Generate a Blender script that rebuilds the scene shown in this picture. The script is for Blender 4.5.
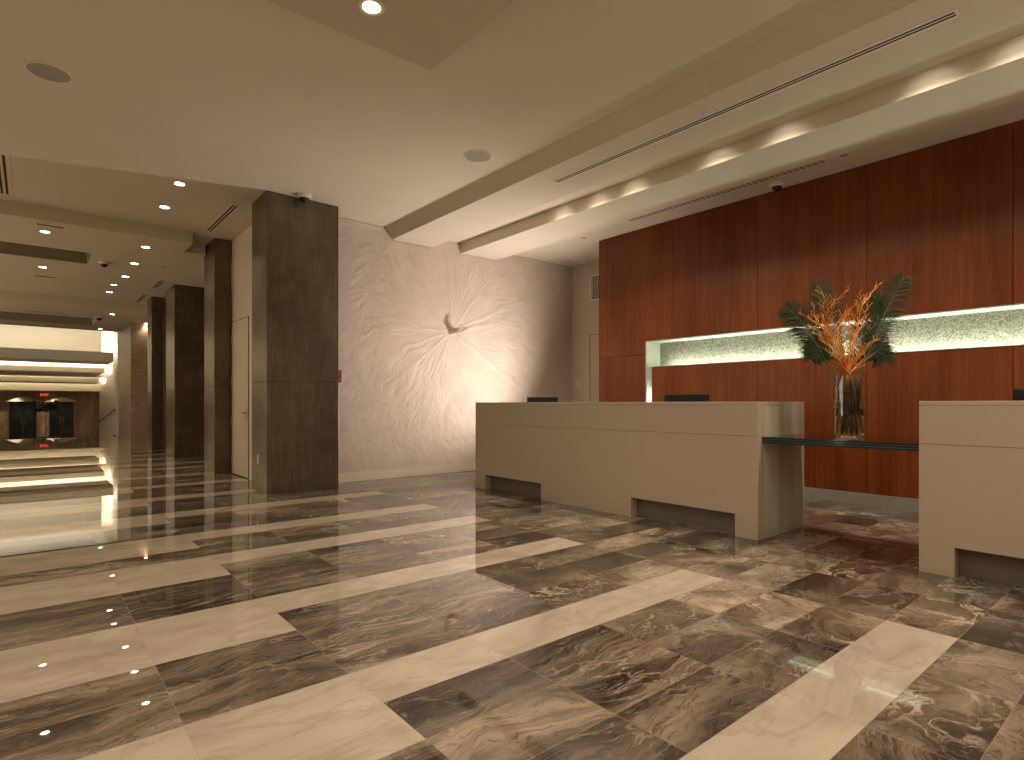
import bpy, bmesh, math, random
import numpy as np
from mathutils import Vector, Matrix, noise
random.seed(7)
for o in list(bpy.data.objects): bpy.data.objects.remove(o)
C = bpy.context.scene.collection
S = bpy.context.scene
PI = math.pi
# ------------------------------------------------------------ camera, world, exposure
cd = bpy.data.cameras.new('camera'); cam = bpy.data.objects.new('camera', cd); C.objects.link(cam)
TH = math.atan(482 / 579.2); EYE = 1.085
cam.location = (0, 0, EYE); cam.rotation_euler = (PI / 2, 0, -TH)
cd.sensor_width = 36; cd.lens = 579.2 / 1024 * 36; cd.shift_y = 23.8 / 1024; cd.clip_start = .05; cd.clip_end = 200
S.camera = cam
S.view_settings.view_transform = 'Standard'; S.view_settings.look = 'None'
S.view_settings.gamma = 1; S.view_settings.use_curve_mapping = False
S.view_settings.exposure = -0.15
W = bpy.data.worlds.new('world'); S.world = W; W.use_nodes = True
W.node_tree.nodes['Background'].inputs[0].default_value = (1.0, .80, .58, 1)
W.node_tree.nodes['Background'].inputs[1].default_value = .02
S.cycles.use_denoising = True
S.cycles.caustics_reflective = False; S.cycles.caustics_refractive = False
S.cycles.max_bounces = 14; S.cycles.transmission_bounces = 14; S.cycles.glossy_bounces = 5; S.cycles.diffuse_bounces = 4; S.cycles.sample_clamp_indirect = 4
S.cycles.use_light_tree = True
WARM = (1.0, .80, .60)
def lamp(kind, loc, energy, color=WARM, rot=(0, 0, 0), **kw):
    l = bpy.data.lights.new('lamp', kind); l.energy = energy; l.color = color
    for k, v in kw.items(): setattr(l, k, v)
    o = bpy.data.objects.new('lamp', l); C.objects.link(o); o.location = loc; o.rotation_euler = rot
    return o
def aim(o, t):
    o.rotation_euler = (Vector(t) - o.location).to_track_quat('-Z', 'Y').to_euler()
# unseen lamps added outside the frame to brighten ceiling, floor, desks and columns
lamp('AREA', (-3.2, 1.5, .2), 42, (1, .80, .58), (PI, 0, 0), shape='RECTANGLE', size=5, size_y=10)
lamp('AREA', (2.5, -3.0, .2), 70, (1, .80, .58), (PI, 0, 0), shape='RECTANGLE', size=7, size_y=4)
lamp('AREA', (-3.6, 14, .2), 74, (1, .68, .42), (PI, 0, 0), shape='RECTANGLE', size=3, size_y=14)
lamp('AREA', (-1.8, -1.2, 3.44), 120, (1, .80, .60), (0, 0, 0), shape='RECTANGLE', size=5, size_y=4.6)
lamp('AREA', (6.0, -2.6, .2), 18, (1, .84, .64), (PI, 0, 0), shape='RECTANGLE', size=1.2, size_y=4.4)
lamp('AREA', (-5.8, 14.5, 1.3), 170, (1, .84, .62), (PI / 2, 0, -PI / 2), shape='RECTANGLE', size=13, size_y=1.1)
for x_, y_ in ((1.58, 1.2), (-.6, 3.22), (3.0, -1.0)):
    lamp('SPOT', (x_, y_, 3.40), 105, (1, .80, .60), (0, 0, 0), spot_size=math.radians(150), spot_blend=.8, shadow_soft_size=.08)
# two added spots behind the left desk, no fixture, raking relief wall and ceiling
u = lamp('SPOT', (6.45, 5.95, .80), 340, (1, .85, .76), spot_size=math.radians(125), spot_blend=1, shadow_soft_size=.04)
aim(u, (4.6, 7.6, 2.6))
u = lamp('SPOT', (6.2, 5.8, .50), 190, (1, .84, .72), spot_size=math.radians(115), spot_blend=1, shadow_soft_size=.3)
aim(u, (4.9, 6.4, 3.6))
# ------------------------------------------------------------ helpers
def link(o, parent=None):
    C.objects.link(o)
    if parent: o.parent = parent
    return o
def tag(o, label=None, cat=None, group=None, kind=None):
    if label: o['label'] = label
    if cat: o['category'] = cat
    if group: o['group'] = group
    if kind: o['kind'] = kind
    return o
def obj(name, bm, mat, parent=None, smooth=False, bevel=0, label=None):
    if smooth:
        for e in bm.edges: e.smooth = not (len(e.link_faces) == 2 and e.calc_face_angle(0) > .6)
    me = bpy.data.meshes.new(name); bm.to_mesh(me); bm.free()
    for m in (mat if isinstance(mat, (list, tuple)) else [mat]): me.materials.append(m)
    if smooth:
        for p in me.polygons: p.use_smooth = True
    o = bpy.data.objects.new(name, me); link(o, parent)
    if bevel:
        b = o.modifiers.new('bevel', 'BEVEL'); b.width = bevel; b.segments = 2; b.limit_method = 'ANGLE'
        b.harden_normals = False
    if label: o['label'] = label
    return o
def thing(name, label, cat, loc=(0, 0, 0), rotz=0, group=None):
    o = bpy.data.objects.new(name, None); o.empty_display_size = .1; link(o)
    o.location = loc; o.rotation_euler = (0, 0, rotz)
    return tag(o, label, cat, group)
def box(bm, x0, x1, y0, y1, z0, z1):
    vs = [bm.verts.new(p) for p in ((x0,y0,z0),(x1,y0,z0),(x1,y1,z0),(x0,y1,z0),(x0,y0,z1),(x1,y0,z1),(x1,y1,z1),(x0,y1,z1))]
    for f in ((0,3,2,1),(4,5,6,7),(0,1,5,4),(1,2,6,5),(2,3,7,6),(3,0,4,7)): bm.faces.new([vs[i] for i in f])
    return bm
def B(*boxes):
    bm = bmesh.new()
    for b in boxes: box(bm, *b)
    return bm
def prism(bm, pts, a0, a1, axis='y'):
    """extrude closed outline pts (2D) along axis"""
    def P(p, a):
        return (p[0], a, p[1]) if axis == 'y' else ((a, p[0], p[1]) if axis == 'x' else (p[0], p[1], a))
    v0 = [bm.verts.new(P(p, a0)) for p in pts]; v1 = [bm.verts.new(P(p, a1)) for p in pts]
    n = len(pts)
    bm.faces.new(v0); bm.faces.new(v1[::-1])
    for i in range(n): bm.faces.new((v0[i], v1[i], v1[(i+1) % n], v0[(i+1) % n]))
    bmesh.ops.recalc_face_normals(bm, faces=bm.faces); return bm
def lathe(bm, prof, n=32, cx=0, cy=0, closed=False):
    rings = []
    for r, z in prof:
        rings.append([bm.verts.new((cx + r*math.cos(2*PI*i/n), cy + r*math.sin(2*PI*i/n), z)) for i in range(n)] if r > 1e-6 else [bm.verts.new((cx, cy, z))])
    pr = list(zip(rings, rings[1:])) + ([(rings[-1], rings[0])] if closed else [])
    for a, b in pr:
        for i in range(n):
            j = (i+1) % n
            if len(a) == 1 and len(b) == 1: continue
            if len(a) == 1: bm.faces.new((a[0], b[j], b[i]))
            elif len(b) == 1: bm.faces.new((a[i], a[j], b[0]))
            else: bm.faces.new((a[i], a[j], b[j], b[i]))
    bmesh.ops.recalc_face_normals(bm, faces=bm.faces)
    if closed is False and bm.calc_volume(signed=True) < 0: bmesh.ops.reverse_faces(bm, faces=bm.faces)
    return bm
def tube(bm, pts, rads, n=6):
    pts = [Vector(p) for p in pts]; rings = []
    if not isinstance(rads, (list, tuple)): rads = [rads]*len(pts)
    for i, p in enumerate(pts):
        d = (pts[min(i+1, len(pts)-1)] - pts[max(i-1, 0)]).normalized()
        a = d.orthogonal().normalized() if i == 0 else (pa - d*pa.dot(d)).normalized()
        pa = a; b = d.cross(a)
        rings.append([bm.verts.new(p + (a*math.cos(2*PI*k/n) + b*math.sin(2*PI*k/n))*rads[i]) for k in range(n)])
    for r, s in zip(rings, rings[1:]):
        for k in range(n): bm.faces.new((r[k], r[(k+1) % n], s[(k+1) % n], s[k]))
    bm.faces.new(rings[0][::-1]); bm.faces.new(rings[-1]); return bm
def struct(name, bm, mat, parent=None, **k):
    o = obj(name, bm, mat, parent, **k)
    if not parent: o['kind'] = 'structure'
    return o
def dup(root, loc=None, rotz=None, label=None):
    r = root.copy(); C.objects.link(r)
    if loc is not None: r.location = loc
    if rotz is not None: r.rotation_euler = (0, 0, rotz)
    if label: r['label'] = label
    for ch in list(root.children):
        c = ch.copy(); C.objects.link(c); c.parent = r
        for g in list(ch.children):
            d = g.copy(); C.objects.link(d); d.parent = c
    return r
# ------------------------------------------------------------ materials
class N:
    def __init__(s, name):
        s.m = bpy.data.materials.new(name); s.m.use_nodes = True; s.t = s.m.node_tree; s.b = s.t.nodes['Principled BSDF']
    def n(s, typ, **k):
        x = s.t.nodes.new(typ)
        for a, v in k.items():
            if a.startswith('i_'):
                key = a[2:].replace('_', ' ')
                x.inputs[int(key) if key.isdigit() else key].default_value = v
            else: setattr(x, a, v)
        return x
    def l(s, a, b): s.t.links.new(a, b)
    def ramp(s, fac, stops, interp='LINEAR'):
        r = s.n('ShaderNodeValToRGB'); r.color_ramp.interpolation = interp
        while len(r.color_ramp.elements) < len(stops): r.color_ramp.elements.new(.5)
        for e, (p, c) in zip(r.color_ramp.elements, stops): e.position = p; e.color = (*c, 1) if len(c) == 3 else c
        s.l(fac, r.inputs[0]); return r.outputs[0]
    def math(s, op, a, b=None, c=None):
        x = s.n('ShaderNodeMath', operation=op)
        for i, v in enumerate((a, b, c)):
            if v is None: continue
            if isinstance(v, (int, float)): x.inputs[i].default_value = v
            else: s.l(v, x.inputs[i])
        return x.outputs[0]
    def mix(s, fac, a, b, mode='MIX'):
        x = s.n('ShaderNodeMix', data_type='RGBA', blend_type=mode)
        for i, v in ((0, fac), (6, a), (7, b)):
            if isinstance(v, (int, float)): x.inputs[i].default_value = v
            elif isinstance(v, tuple): x.inputs[i].default_value = (*v, 1)
            else: s.l(v, x.inputs[i])
        return x.outputs[2]
    def pos(s): return s.n('ShaderNodeNewGeometry').outputs['Position']
    def vmap(s, vec, scale=(1,1,1), loc=(0,0,0), rot=(0,0,0)):
        x = s.n('ShaderNodeMapping'); s.l(vec, x.inputs[0]); x.inputs[1].default_value = loc; x.inputs[2].default_value = rot; x.inputs[3].default_value = scale
        return x.outputs[0]
    def noise(s, vec, scale=5, detail=4, rough=.5, dist=0):
        x = s.n('ShaderNodeTexNoise'); s.l(vec, x.inputs['Vector']); x.inputs['Scale'].default_value = scale
        x.inputs['Detail'].default_value = detail; x.inputs['Roughness'].default_value = rough; x.inputs['Distortion'].default_value = dist
        return x.outputs[0]
    def bump(s, h, strength=.2, dist=.01):
        x = s.n('ShaderNodeBump'); x.inputs['Strength'].default_value = strength; x.inputs['Distance'].default_value = dist
        s.l(h, x.inputs['Height']); s.l(x.outputs[0], s.b.inputs['Normal'])
    def set(s, **k):
        mp = dict(col='Base Color', rough='Roughness', metal='Metallic', ior='IOR', trans='Transmission Weight', coat='Coat Weight', coatr='Coat Roughness', spec='Specular IOR Level', em='Emission Color', es='Emission Strength', alpha='Alpha', aniso='Anisotropic')
        for a, v in k.items():
            i = s.b.inputs[mp[a]]
            if isinstance(v, tuple): i.default_value = (*v, 1)
            elif isinstance(v, (int, float)): i.default_value = v
            else: s.l(v, i)
        return s
def plain(name, col, rough=.5, metal=0, var=.06, scale=6, **k):
    m = N(name); f = m.noise(m.pos(), scale, 3)
    a = tuple(c*(1-var) for c in col); b = tuple(min(1, c*(1+var)) for c in col)
    m.set(col=m.ramp(f, [(.3, a), (.7, b)]), rough=rough, metal=metal, **k); return m.m
def emit(name, col, st):
    m = N(name); m.set(col=(.02,.02,.02), em=col, es=st, rough=.6); return m.m
M = {}
M['ceil'] = plain('ceiling_paint', (.61, .56, .455), .85, var=.02, scale=2)
M['soffit'] = plain('soffit_shade_olive', (.52, .475, .375), .85, var=.02, scale=2)  # darker than the ceiling paint: the soffit's shade put into the colour
M['recess'] = plain('recess_shade_brown', (.26, .20, .13), .8, var=.02)  # dark brown stands for the unlit depth of the ceiling recesses
M['wall'] = plain('wall_paint', (.62, .54, .45), .75, var=.02)
M['cream'] = plain('cream_trim', (.70, .62, .52), .55, var=.02)
# textured plaster
m = N('raked_plaster'); p = m.pos(); f = m.noise(m.vmap(p, (1, 1, 3)), 90, 3, .6); m.set(col=m.ramp(m.noise(p, 3, 3), [(.3, (.55,.47,.40)), (.7, (.62,.54,.47))]), rough=.6)
m.bump(f, .25, .004); M['plaster'] = m.m
# wood
m = N('mahogany_veneer'); p = m.pos(); at = m.n('ShaderNodeObjectInfo').outputs['Random']
off = m.n('ShaderNodeCombineXYZ'); m.l(m.math('MULTIPLY', at, 13.), off.inputs[1]); m.l(m.math('MULTIPLY', at, 7.), off.inputs[2])
ad = m.n('ShaderNodeVectorMath', operation='ADD'); m.l(p, ad.inputs[0]); m.l(off.outputs[0], ad.inputs[1]); v = ad.outputs[0]
g1 = m.noise(m.vmap(v, (10, 10, .35)), 3, 6, .6, .3); g2 = m.noise(m.vmap(v, (60, 60, 1.1)), 3, 4, .6)
g3 = m.noise(m.vmap(v, (1.2, 1.2, .25)), 1.5, 3, .5)
c = m.ramp(g1, [(.28, (.070,.015,.004)), (.5, (.155,.037,.009)), (.72, (.28,.080,.021))])
c = m.mix(.35, c, m.ramp(g2, [(.35, (.055,.011,.003)), (.65, (.29,.082,.021))]))
c = m.mix(.4, c, m.ramp(g3, [(.35, (.085,.018,.004)), (.65, (.25,.068,.017))]))
m.set(col=c, rough=.33, spec=.28); m.bump(g2, .03, .002); M['wood'] = m.m
# column: streaked dark bronze metal
m = N('bronze_column_metal'); p = m.pos()
a = m.noise(m.vmap(p, (9, 9, .7)), 4, 6, .65, .4); b = m.noise(m.vmap(p, (60, 60, 1.5)), 2, 4, .6); d = m.noise(p, 1.6, 4, .6)
c = m.ramp(a, [(.3, (.12,.098,.068)), (.55, (.20,.168,.122)), (.8, (.30,.262,.195))])
c = m.mix(.28, c, m.ramp(b, [(.3, (.09,.072,.048)), (.7, (.29,.25,.18))])); c = m.mix(m.ramp(d, [(.35, (0,0,0)), (.7, (.75,)*3)]), c, (.085,.066,.044))
m.set(col=c, rough=m.ramp(b, [(.3, (.26,)*3), (.7, (.40,)*3)]), metal=.75); m.bump(b, .06, .002); M['bronze'] = m.m
# desk solid surface
m = N('desk_solid_surface'); p = m.pos(); f = m.noise(p, 2, 4); g = m.noise(p, 300, 2)
m.set(col=m.mix(.3, m.ramp(f, [(.3, (.50,.425,.335)), (.7, (.54,.46,.365))]), m.ramp(g, [(.4, (.47,.395,.31)), (.6, (.56,.48,.38))])), rough=.42); M['desk'] = m.m
m = N('polished_end_shadow_streaks'); p = m.pos(); f = m.noise(m.vmap(p, (3.2, 3.2, .10)), 1.0, 2, .5, .5)  # dark upright streaks stand for the plant's shadow, put into the colour
m.set(col=m.ramp(f, [(.30, (.19,.19,.145)), (.42, (.42,.41,.33)), (.60, (.58,.55,.45))]), rough=.22); M['deskend'] = m.m
M['seam'] = plain('groove_brown', (.30,.235,.175), .6)
M['toe'] = plain('toe_kick_grey', (.16, .135, .105), .5)
M['black'] = plain('black_plastic', (.007, .006, .006), .5)
M['screen'] = plain('dark_screen', (.02, .022, .025), .12)
M['metal'] = plain('brushed_steel', (.55, .52, .47), .3, 1)
M['white'] = plain('white_plastic', (.72, .67, .60), .4)
M['grille'] = plain('speaker_mesh_grey', (.34, .30, .245), .6)
M['slot'] = plain('slot_shadow_black', (.006, .005, .005), .8)
M['door'] = plain('painted_door', (.60, .52, .43), .5, var=.02)
M['base'] = plain('stone_skirting', (.26, .235, .20), .35)
M['grim'] = plain('monitor_rim_grey', (.06, .055, .06), .3)
M['red'] = plain('red_plastic', (.30, .045, .03), .4)
M['lamp'] = emit('lamp_lens', (1, .84, .64), 28)
# floor marbles
def tilecoord(m):
    a = m.n('ShaderNodeAttribute', attribute_name='rnd'); sep = m.n('ShaderNodeSeparateColor'); m.l(a.outputs['Color'], sep.inputs[0])
    off = m.n('ShaderNodeVectorMath', operation='SCALE'); m.l(a.outputs['Color'], off.inputs[0]); off.inputs['Scale'].default_value = 9
    ad = m.n('ShaderNodeVectorMath', operation='ADD'); m.l(m.pos(), ad.inputs[0]); m.l(off.outputs[0], ad.inputs[1])
    return ad.outputs[0], sep
def grout(m, col, gcol, w):
    uv = m.n('ShaderNodeUVMap', uv_map='uv').outputs[0]; s = m.n('ShaderNodeSeparateXYZ'); m.l(uv, s.inputs[0])
    e = m.math('MINIMUM', s.outputs[0], s.outputs[1])     # uv holds the distance to the nearest tile edge folded below
    return m.mix(m.math('LESS_THAN', e, w), col, gcol)
m = N('dark_brown_marble'); v, sep = tilecoord(m)
wn = m.n('ShaderNodeTexNoise'); m.l(v, wn.inputs['Vector']); wn.inputs['Scale'].default_value = 1.6; wn.inputs['Detail'].default_value = 5
ws = m.n('ShaderNodeVectorMath', operation='MULTIPLY_ADD'); m.l(wn.outputs['Color'], ws.inputs[0]); ws.inputs[1].default_value = (.9,)*3; m.l(v, ws.inputs[2])
wa = m.vmap(ws.outputs[0], (.8, 1.6, 1))
ws2 = m.n('ShaderNodeVectorMath', operation='MULTIPLY_ADD'); m.l(wn.outputs['Color'], ws2.inputs[0]); ws2.inputs[1].default_value = (.45,)*3; m.l(v, ws2.inputs[2])
wb = m.vmap(ws2.outputs[0], (.55, 3.4, 1)); sx = m.n('ShaderNodeSeparateXYZ'); m.l(m.pos(), sx.inputs[0])
mv = m.n('ShaderNodeMix', data_type='VECTOR'); m.l(m.math('GREATER_THAN', sx.outputs[0], 2.158), mv.inputs[0]); m.l(wb, mv.inputs[4]); m.l(wa, mv.inputs[5]); w = mv.outputs[1]
n1 = m.noise(w, 1.25, 7, .60, .6)
c = m.ramp(n1, [(.30, (.026,.020,.015)), (.41, (.075,.057,.043)), (.50, (.155,.122,.094)), (.58, (.28,.228,.178)), (.70, (.48,.405,.325))])
n2 = m.noise(w, 2.4, 7, .6, 1.1); vein = m.math('ABSOLUTE', m.math('SUBTRACT', n2, .5))
n5 = m.noise(v, 2.2, 3)
vm = m.math('MULTIPLY', m.ramp(vein, [(.0, (1,1,1)), (.014, (.45,)*3), (.035, (0,0,0))]), m.ramp(n5, [(.40, (0,0,0)), (.62, (1,1,1))]))
c = m.mix(m.math('MULTIPLY', vm, .9), c, (.62,.53,.43))
n3 = m.noise(w, 5.5, 6, .6, 1.5); v3 = m.ramp(m.math('ABSOLUTE', m.math('SUBTRACT', n3, .5)), [(.0, (1,1,1)), (.016, (0,0,0))])
c = m.mix(m.math('MULTIPLY', v3, .40), c, (.36,.29,.22))
n4 = m.noise(w, 3.1, 5, .6, 2.0); v4 = m.ramp(m.math('ABSOLUTE', m.math('SUBTRACT', n4, .46)), [(.0, (1,1,1)), (.022, (0,0,0))])
c = m.mix(m.math('MULTIPLY', v4, .6), c, (.018,.014,.011))
br = m.ramp(sep.outputs[0], [(0, (.52,.51,.50)), (.5, (.80,.79,.78)), (1, (1.15,1.10,1.05))]); c = m.mix(1.0, c, br, 'MULTIPLY')
c = grout(m, c, (.30,.24,.18), .0012)
m.set(col=c, rough=.006, ior=1.52); M['dark'] = m.m
m = N('cream_marble'); v, sep = tilecoord(m)
f = m.noise(m.vmap(v, (1, 2.2, 1)), 1.6, 7, .55, 1.0); c = m.ramp(f, [(.3, (.41,.35,.28)), (.5, (.51,.44,.355)), (.7, (.59,.515,.425))])
v2 = m.ramp(m.math('ABSOLUTE', m.math('SUBTRACT', m.noise(m.vmap(v, (1, 2, 1)), 1.3, 6, .6, 1.2), .5)), [(.0, (1,1,1)), (.03, (0,0,0))])
c = m.mix(m.math('MULTIPLY', v2, .35), c, (.33,.26,.19))
c = grout(m, c, (.42,.36,.29), .0010)
m.set(col=c, rough=.006, ior=1.58); M['light'] = m.m
# mosaic in the niche
m = N('glass_mosaic'); p = m.pos()
br = m.n('ShaderNodeTexVoronoi', feature='F1', distance='CHEBYCHEV'); m.l(m.vmap(p, (1, 1, 1)), br.inputs['Vector']); br.inputs['Scale'].default_value = 100; br.inputs['Randomness'].default_value = .45
s = m.n('ShaderNodeSeparateColor'); m.l(br.outputs['Color'], s.inputs[0])
c = m.ramp(s.outputs[0], [(0, (.14,.145,.105)), (.3, (.24,.24,.18)), (.6, (.33,.33,.255)), (1, (.46,.46,.38))])
m.set(col=c, rough=m.ramp(s.outputs[1], [(0, (.08,)*3), (1, (.4,)*3)])); M['mosaic'] = m.m
M['frost'] = plain('frosted_niche_lining', (.72, .78, .66), .35, var=.02)
# stone for the corridor
m = N('streaked_stone'); p = m.pos(); f = m.noise(m.vmap(p, (1.2, 1.2, 14)), 2, 5, .6, .4)
m.set(col=m.ramp(f, [(.3, (.24,.17,.12)), (.5, (.36,.27,.19)), (.7, (.48,.38,.28))]), rough=.4); M['stone'] = m.m
m = N('vertical_stone'); p = m.pos(); f = m.noise(m.vmap(p, (3, 3, .4)), 1.6, 6, .6, 1)
m.set(col=m.ramp(f, [(.3, (.17,.105,.065)), (.5, (.30,.20,.13)), (.7, (.46,.33,.23))]), rough=.3); M['vstone'] = m.m

# ------------------------------------------------------------ floor: one mesh of individual tiles
TX, TY, Y0 = .5925, .2942, 1.62
starts = {0: 2, 4: 2, 8: 2, 11: 2, 15: 2, 19: 2, 23: 2, 27: 2, 31: 2, 34: 2, 38: 2, 42: 2, 46: 2, 50: 2, 53: 2, 57: 2, 61: 2, 65: 2, 69: 2, 73: 2, -4: 2, -8: 2, -12: 2, -16: 2}
low = set(starts); high = {k+1 for k in starts}
def is_light(ix, iy):
    x = (ix + .5)*TX
    if x > 3.3 + .1: return False
    if iy in high: return x < 3.3
    if iy in low: return x < .985
    return False
bm = bmesh.new(); col = bm.loops.layers.float_color.new('rnd'); uvl = bm.loops.layers.uv.new('uv')
def tile(x0, x1, y0, y1, mi, r):
    # 3x3 split so that the folded edge distance is exact
    cx, cy = (x0+x1)/2, (y0+y1)/2
    c = bm.verts.new((cx, cy, 0)); q = [bm.verts.new(v) for v in ((x0,y0,0),(x1,y0,0),(x1,y1,0),(x0,y1,0))]
    mid = [bm.verts.new(v) for v in ((cx,y0,0),(x1,cy,0),(cx,y1,0),(x0,cy,0))]
    for i in range(4):
        f = bm.faces.new((q[i], mid[i], c, mid[i-1])); f.material_index = mi
        for lp in f.loops:
            lp[col] = r; p = lp.vert.co
            lp[uvl].uv = (min(p.x-x0, x1-p.x), min(p.y-y0, y1-p.y))
for iy in range(-26, 78):
    y0, y1 = Y0 + iy*TY, Y0 + (iy+1)*TY
    joints = [.985 + k*TX*.99 for k in range(-12, 4)] + [3.30 + k*.592 for k in range(0, 9)]
    joints = sorted(set(round(j, 4) for j in joints if -6.4 < j < 7.95 and not (2.9 < j < 3.29))) 
    for a, b in zip(joints, joints[1:]):
        xm = (a+b)/2
        li = (iy in high and xm < 3.3) or (iy in low and xm < .985)
        r = (random.random(), random.random(), random.random(), 1)
        tile(a, b, y0, y1, 1 if li else 0, r)
floor = struct('floor', bm, [M['dark'], M['light']])
struct('floor', B((-6.4, 7.95, -6.1, 24.5, -.3, -.004)), M['toe'])
# ------------------------------------------------------------ ceilings
ZC, ZL, ZT = 3.64, 3.466, 4.0
struct('ceiling', B((-6.4, 7.95, -6.1, 9.66, ZC, ZT)), M['ceil'])
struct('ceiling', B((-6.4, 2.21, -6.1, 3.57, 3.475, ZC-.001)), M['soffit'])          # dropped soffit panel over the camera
RX0, RX1, RY0, RY1 = -3.0, .75, 11.3, 12.22
struct('ceiling', B((-6.4, 1.863, 9.66, RY0, ZL, ZT), (RX1, 1.863, RY0, RY1, ZL, ZT), (-6.4, RX0, RY0, RY1, ZL, ZT), (-6.4, 1.863, RY1, 13.9, ZL, ZT), (RX0, RX1, RY0, RY1, 3.85, ZT)), M['ceil'])
struct('ceiling', B((1.864, 4.2, 9.66, 10.26, ZC, ZT), (1.864, 2.16, 10.261, 13.9, ZL, ZT), (2.16, 4.2, 10.46, 13.9, ZL, ZT)), M['ceil'])
struct('ceiling', B((-6.4, 1.8635, 13.901, 17.35, ZC, ZT), (1.8635, 4.2, 13.901, 17.35, ZC, ZT)), M['ceil'])
struct('ceiling', B((-6.4, 4.2, 17.351, 19.7, 3.445, ZT), (1.45, 4.2, 19.7, 21.6, 3.445, ZT), (-6.4, -4, 19.7, 21.6, 3.445, ZT), (-6.4, 4.2, 21.6, 22.9, 3.445, ZT), (-4, 1.45, 19.7, 21.6, 3.9, ZT)), M['ceil'])
struct('recess_shade_near', B((RX0, RX1-.002, RY1-.012, RY1-.001, ZL+.002, 3.849), (RX1-.012, RX1-.001, RY0+.001, RY1-.013, ZL+.002, 3.849)), M['recess'])  # thin panels added inside the recess, its shade put into their colour
struct('recess_shade_far', B((-4, 1.448, 21.588, 21.599, 3.447, 3.899)), M['recess'])  # same for the far recess: added panel coloured as shade
# beams above the desks
bm = bmesh.new(); prism(bm, [(3.95, ZC-.001), (4.053, 3.478), (4.733, 3.478), (4.733, ZC-.001)], -6.0, 7.6); struct('trim_1', bm, M['ceil'])
bm = bmesh.new(); prism(bm, [(5.271, ZC-.001), (5.271, 3.478), (5.98, 3.478), (5.98, ZC-.001)], -6.0, 7.6); struct('trim_2', bm, M['ceil'])
# ------------------------------------------------------------ walls
struct('wall_back', B((3.085, 7.95, 7.63, 7.85, 0, ZC)), M['wall'])
# sculpted relief covering the back wall
CX, CZ = 5.10, 2.23
nx, nz = 560, 420
xs = np.linspace(3.10, 7.80, nx); zs = np.linspace(.135, 3.635, nz)
X, Z = np.meshgrid(xs, zs); dx = X-CX; dz = Z-CZ; R = np.hypot(dx, dz); T = np.arctan2(dz, dx)
rg = np.random.default_rng(5)
def angn(T, R, k, amp, ph, wob=.06):      # wavy radial ridges
    return np.sin(T*k + ph + 2.2*np.sin(R*5.1+ph) *wob*k/8 + 1.3*np.sin(R*11+T*3+ph)*wob*k/10)*amp
def vnoise(u, v, nu, seed):
    g = np.random.default_rng(seed).random((nu, 64)); u = (u/(2*PI)+.5)*nu; iu = np.floor(u).astype(int); iv = np.floor(v).astype(int); fu = u-iu; fv = v-iv
    fu = fu*fu*(3-2*fu); fv = fv*fv*(3-2*fv); a = lambda p, q: g[(iu+p) % nu, (iv+q) % 64]
    return (a(0,0)*(1-fu)+a(1,0)*fu)*(1-fv) + (a(0,1)*(1-fu)+a(1,1)*fu)*fv - .5
Tw = T + .05*np.sin(R*4.1+T*3) + .018*np.sin(R*17+T*9)
H = np.zeros_like(R)
far = np.clip((R-.9)/.6, 0, 1)
H += vnoise(Tw, R*3.0, 60, 1)*.008*np.clip(R, 0, 1.3)
H += vnoise(Tw, R*5.0+9, 120, 2)*.0080
H += vnoise(Tw+.01*np.sin(R*31), R*9.0+3, 230, 3)*.0078*np.clip(R/.8, 0, 1)
H += vnoise(Tw+.3+.008*np.sin(R*43), R*13.0+5, 420, 7)*.0070*far
H += vnoise(Tw, R*26, 60, 4)*.0030
H *= np.clip((R-.08)/.5, 0, 1)*np.clip(1.3-(R/2.6)**2, .12, 1)
# broad folds fanning out from the knot
def fold(th, w, a, r1=2.6):
    d = (T-th+PI) % (2*PI)-PI
    s = d*np.maximum(R, .15)
    ww = w*(.30+R*.45)
    return a*np.exp(-(s/ww)**2)*np.clip(R/.15, 0, 1)*np.clip(1-R/r1, 0, 1)
for th, w, a in ((.22, .09, .030), (.42, .07, .022), (-.55, .06, .022), (-.95, .07, .030), (-1.25, .05, .014), (1.62, .05, .014), (1.9, .05, .012), (2.6, .06, .012), (3.15, .06, .012), (-2.45, .05, .020), (-2.0, .06, .012), (-2.8, .05, .012), (.9, .05, .012)):
    H += fold(th, w*.8, a*.5)
H += .03*np.exp(-(R/.06)**2) + .012*np.exp(-(R/.2)**2)      # the swelling towards the knot
bx_ = np.minimum(np.minimum(X-3.10, 7.80-X)/.05, np.minimum(Z-.135, 3.635-Z)/.05); H *= np.clip(bx_, 0, 1)
H *= .8
verts = [(float(X[i, j]), 7.622-float(H[i, j])-.006, float(Z[i, j])) for i in range(nz) for j in range(nx)]
faces = [(i*nx+j, i*nx+j+1, (i+1)*nx+j+1, (i+1)*nx+j) for i in range(nz-1) for j in range(nx-1)]
me = bpy.data.meshes.new('wall_relief'); me.from_pydata(verts, [], faces); me.materials.append(M['plaster'])
for q in me.polygons: q.use_smooth = True
rel = thing('wall_relief', 'pale pleated plaster relief radiating over the whole end wall', 'wall relief', (5.1, 7.62, 0))
ro = bpy.data.objects.new('pleated_surface', me); link(ro, rel); ro.location = (-5.1, -7.62, 0)
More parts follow.
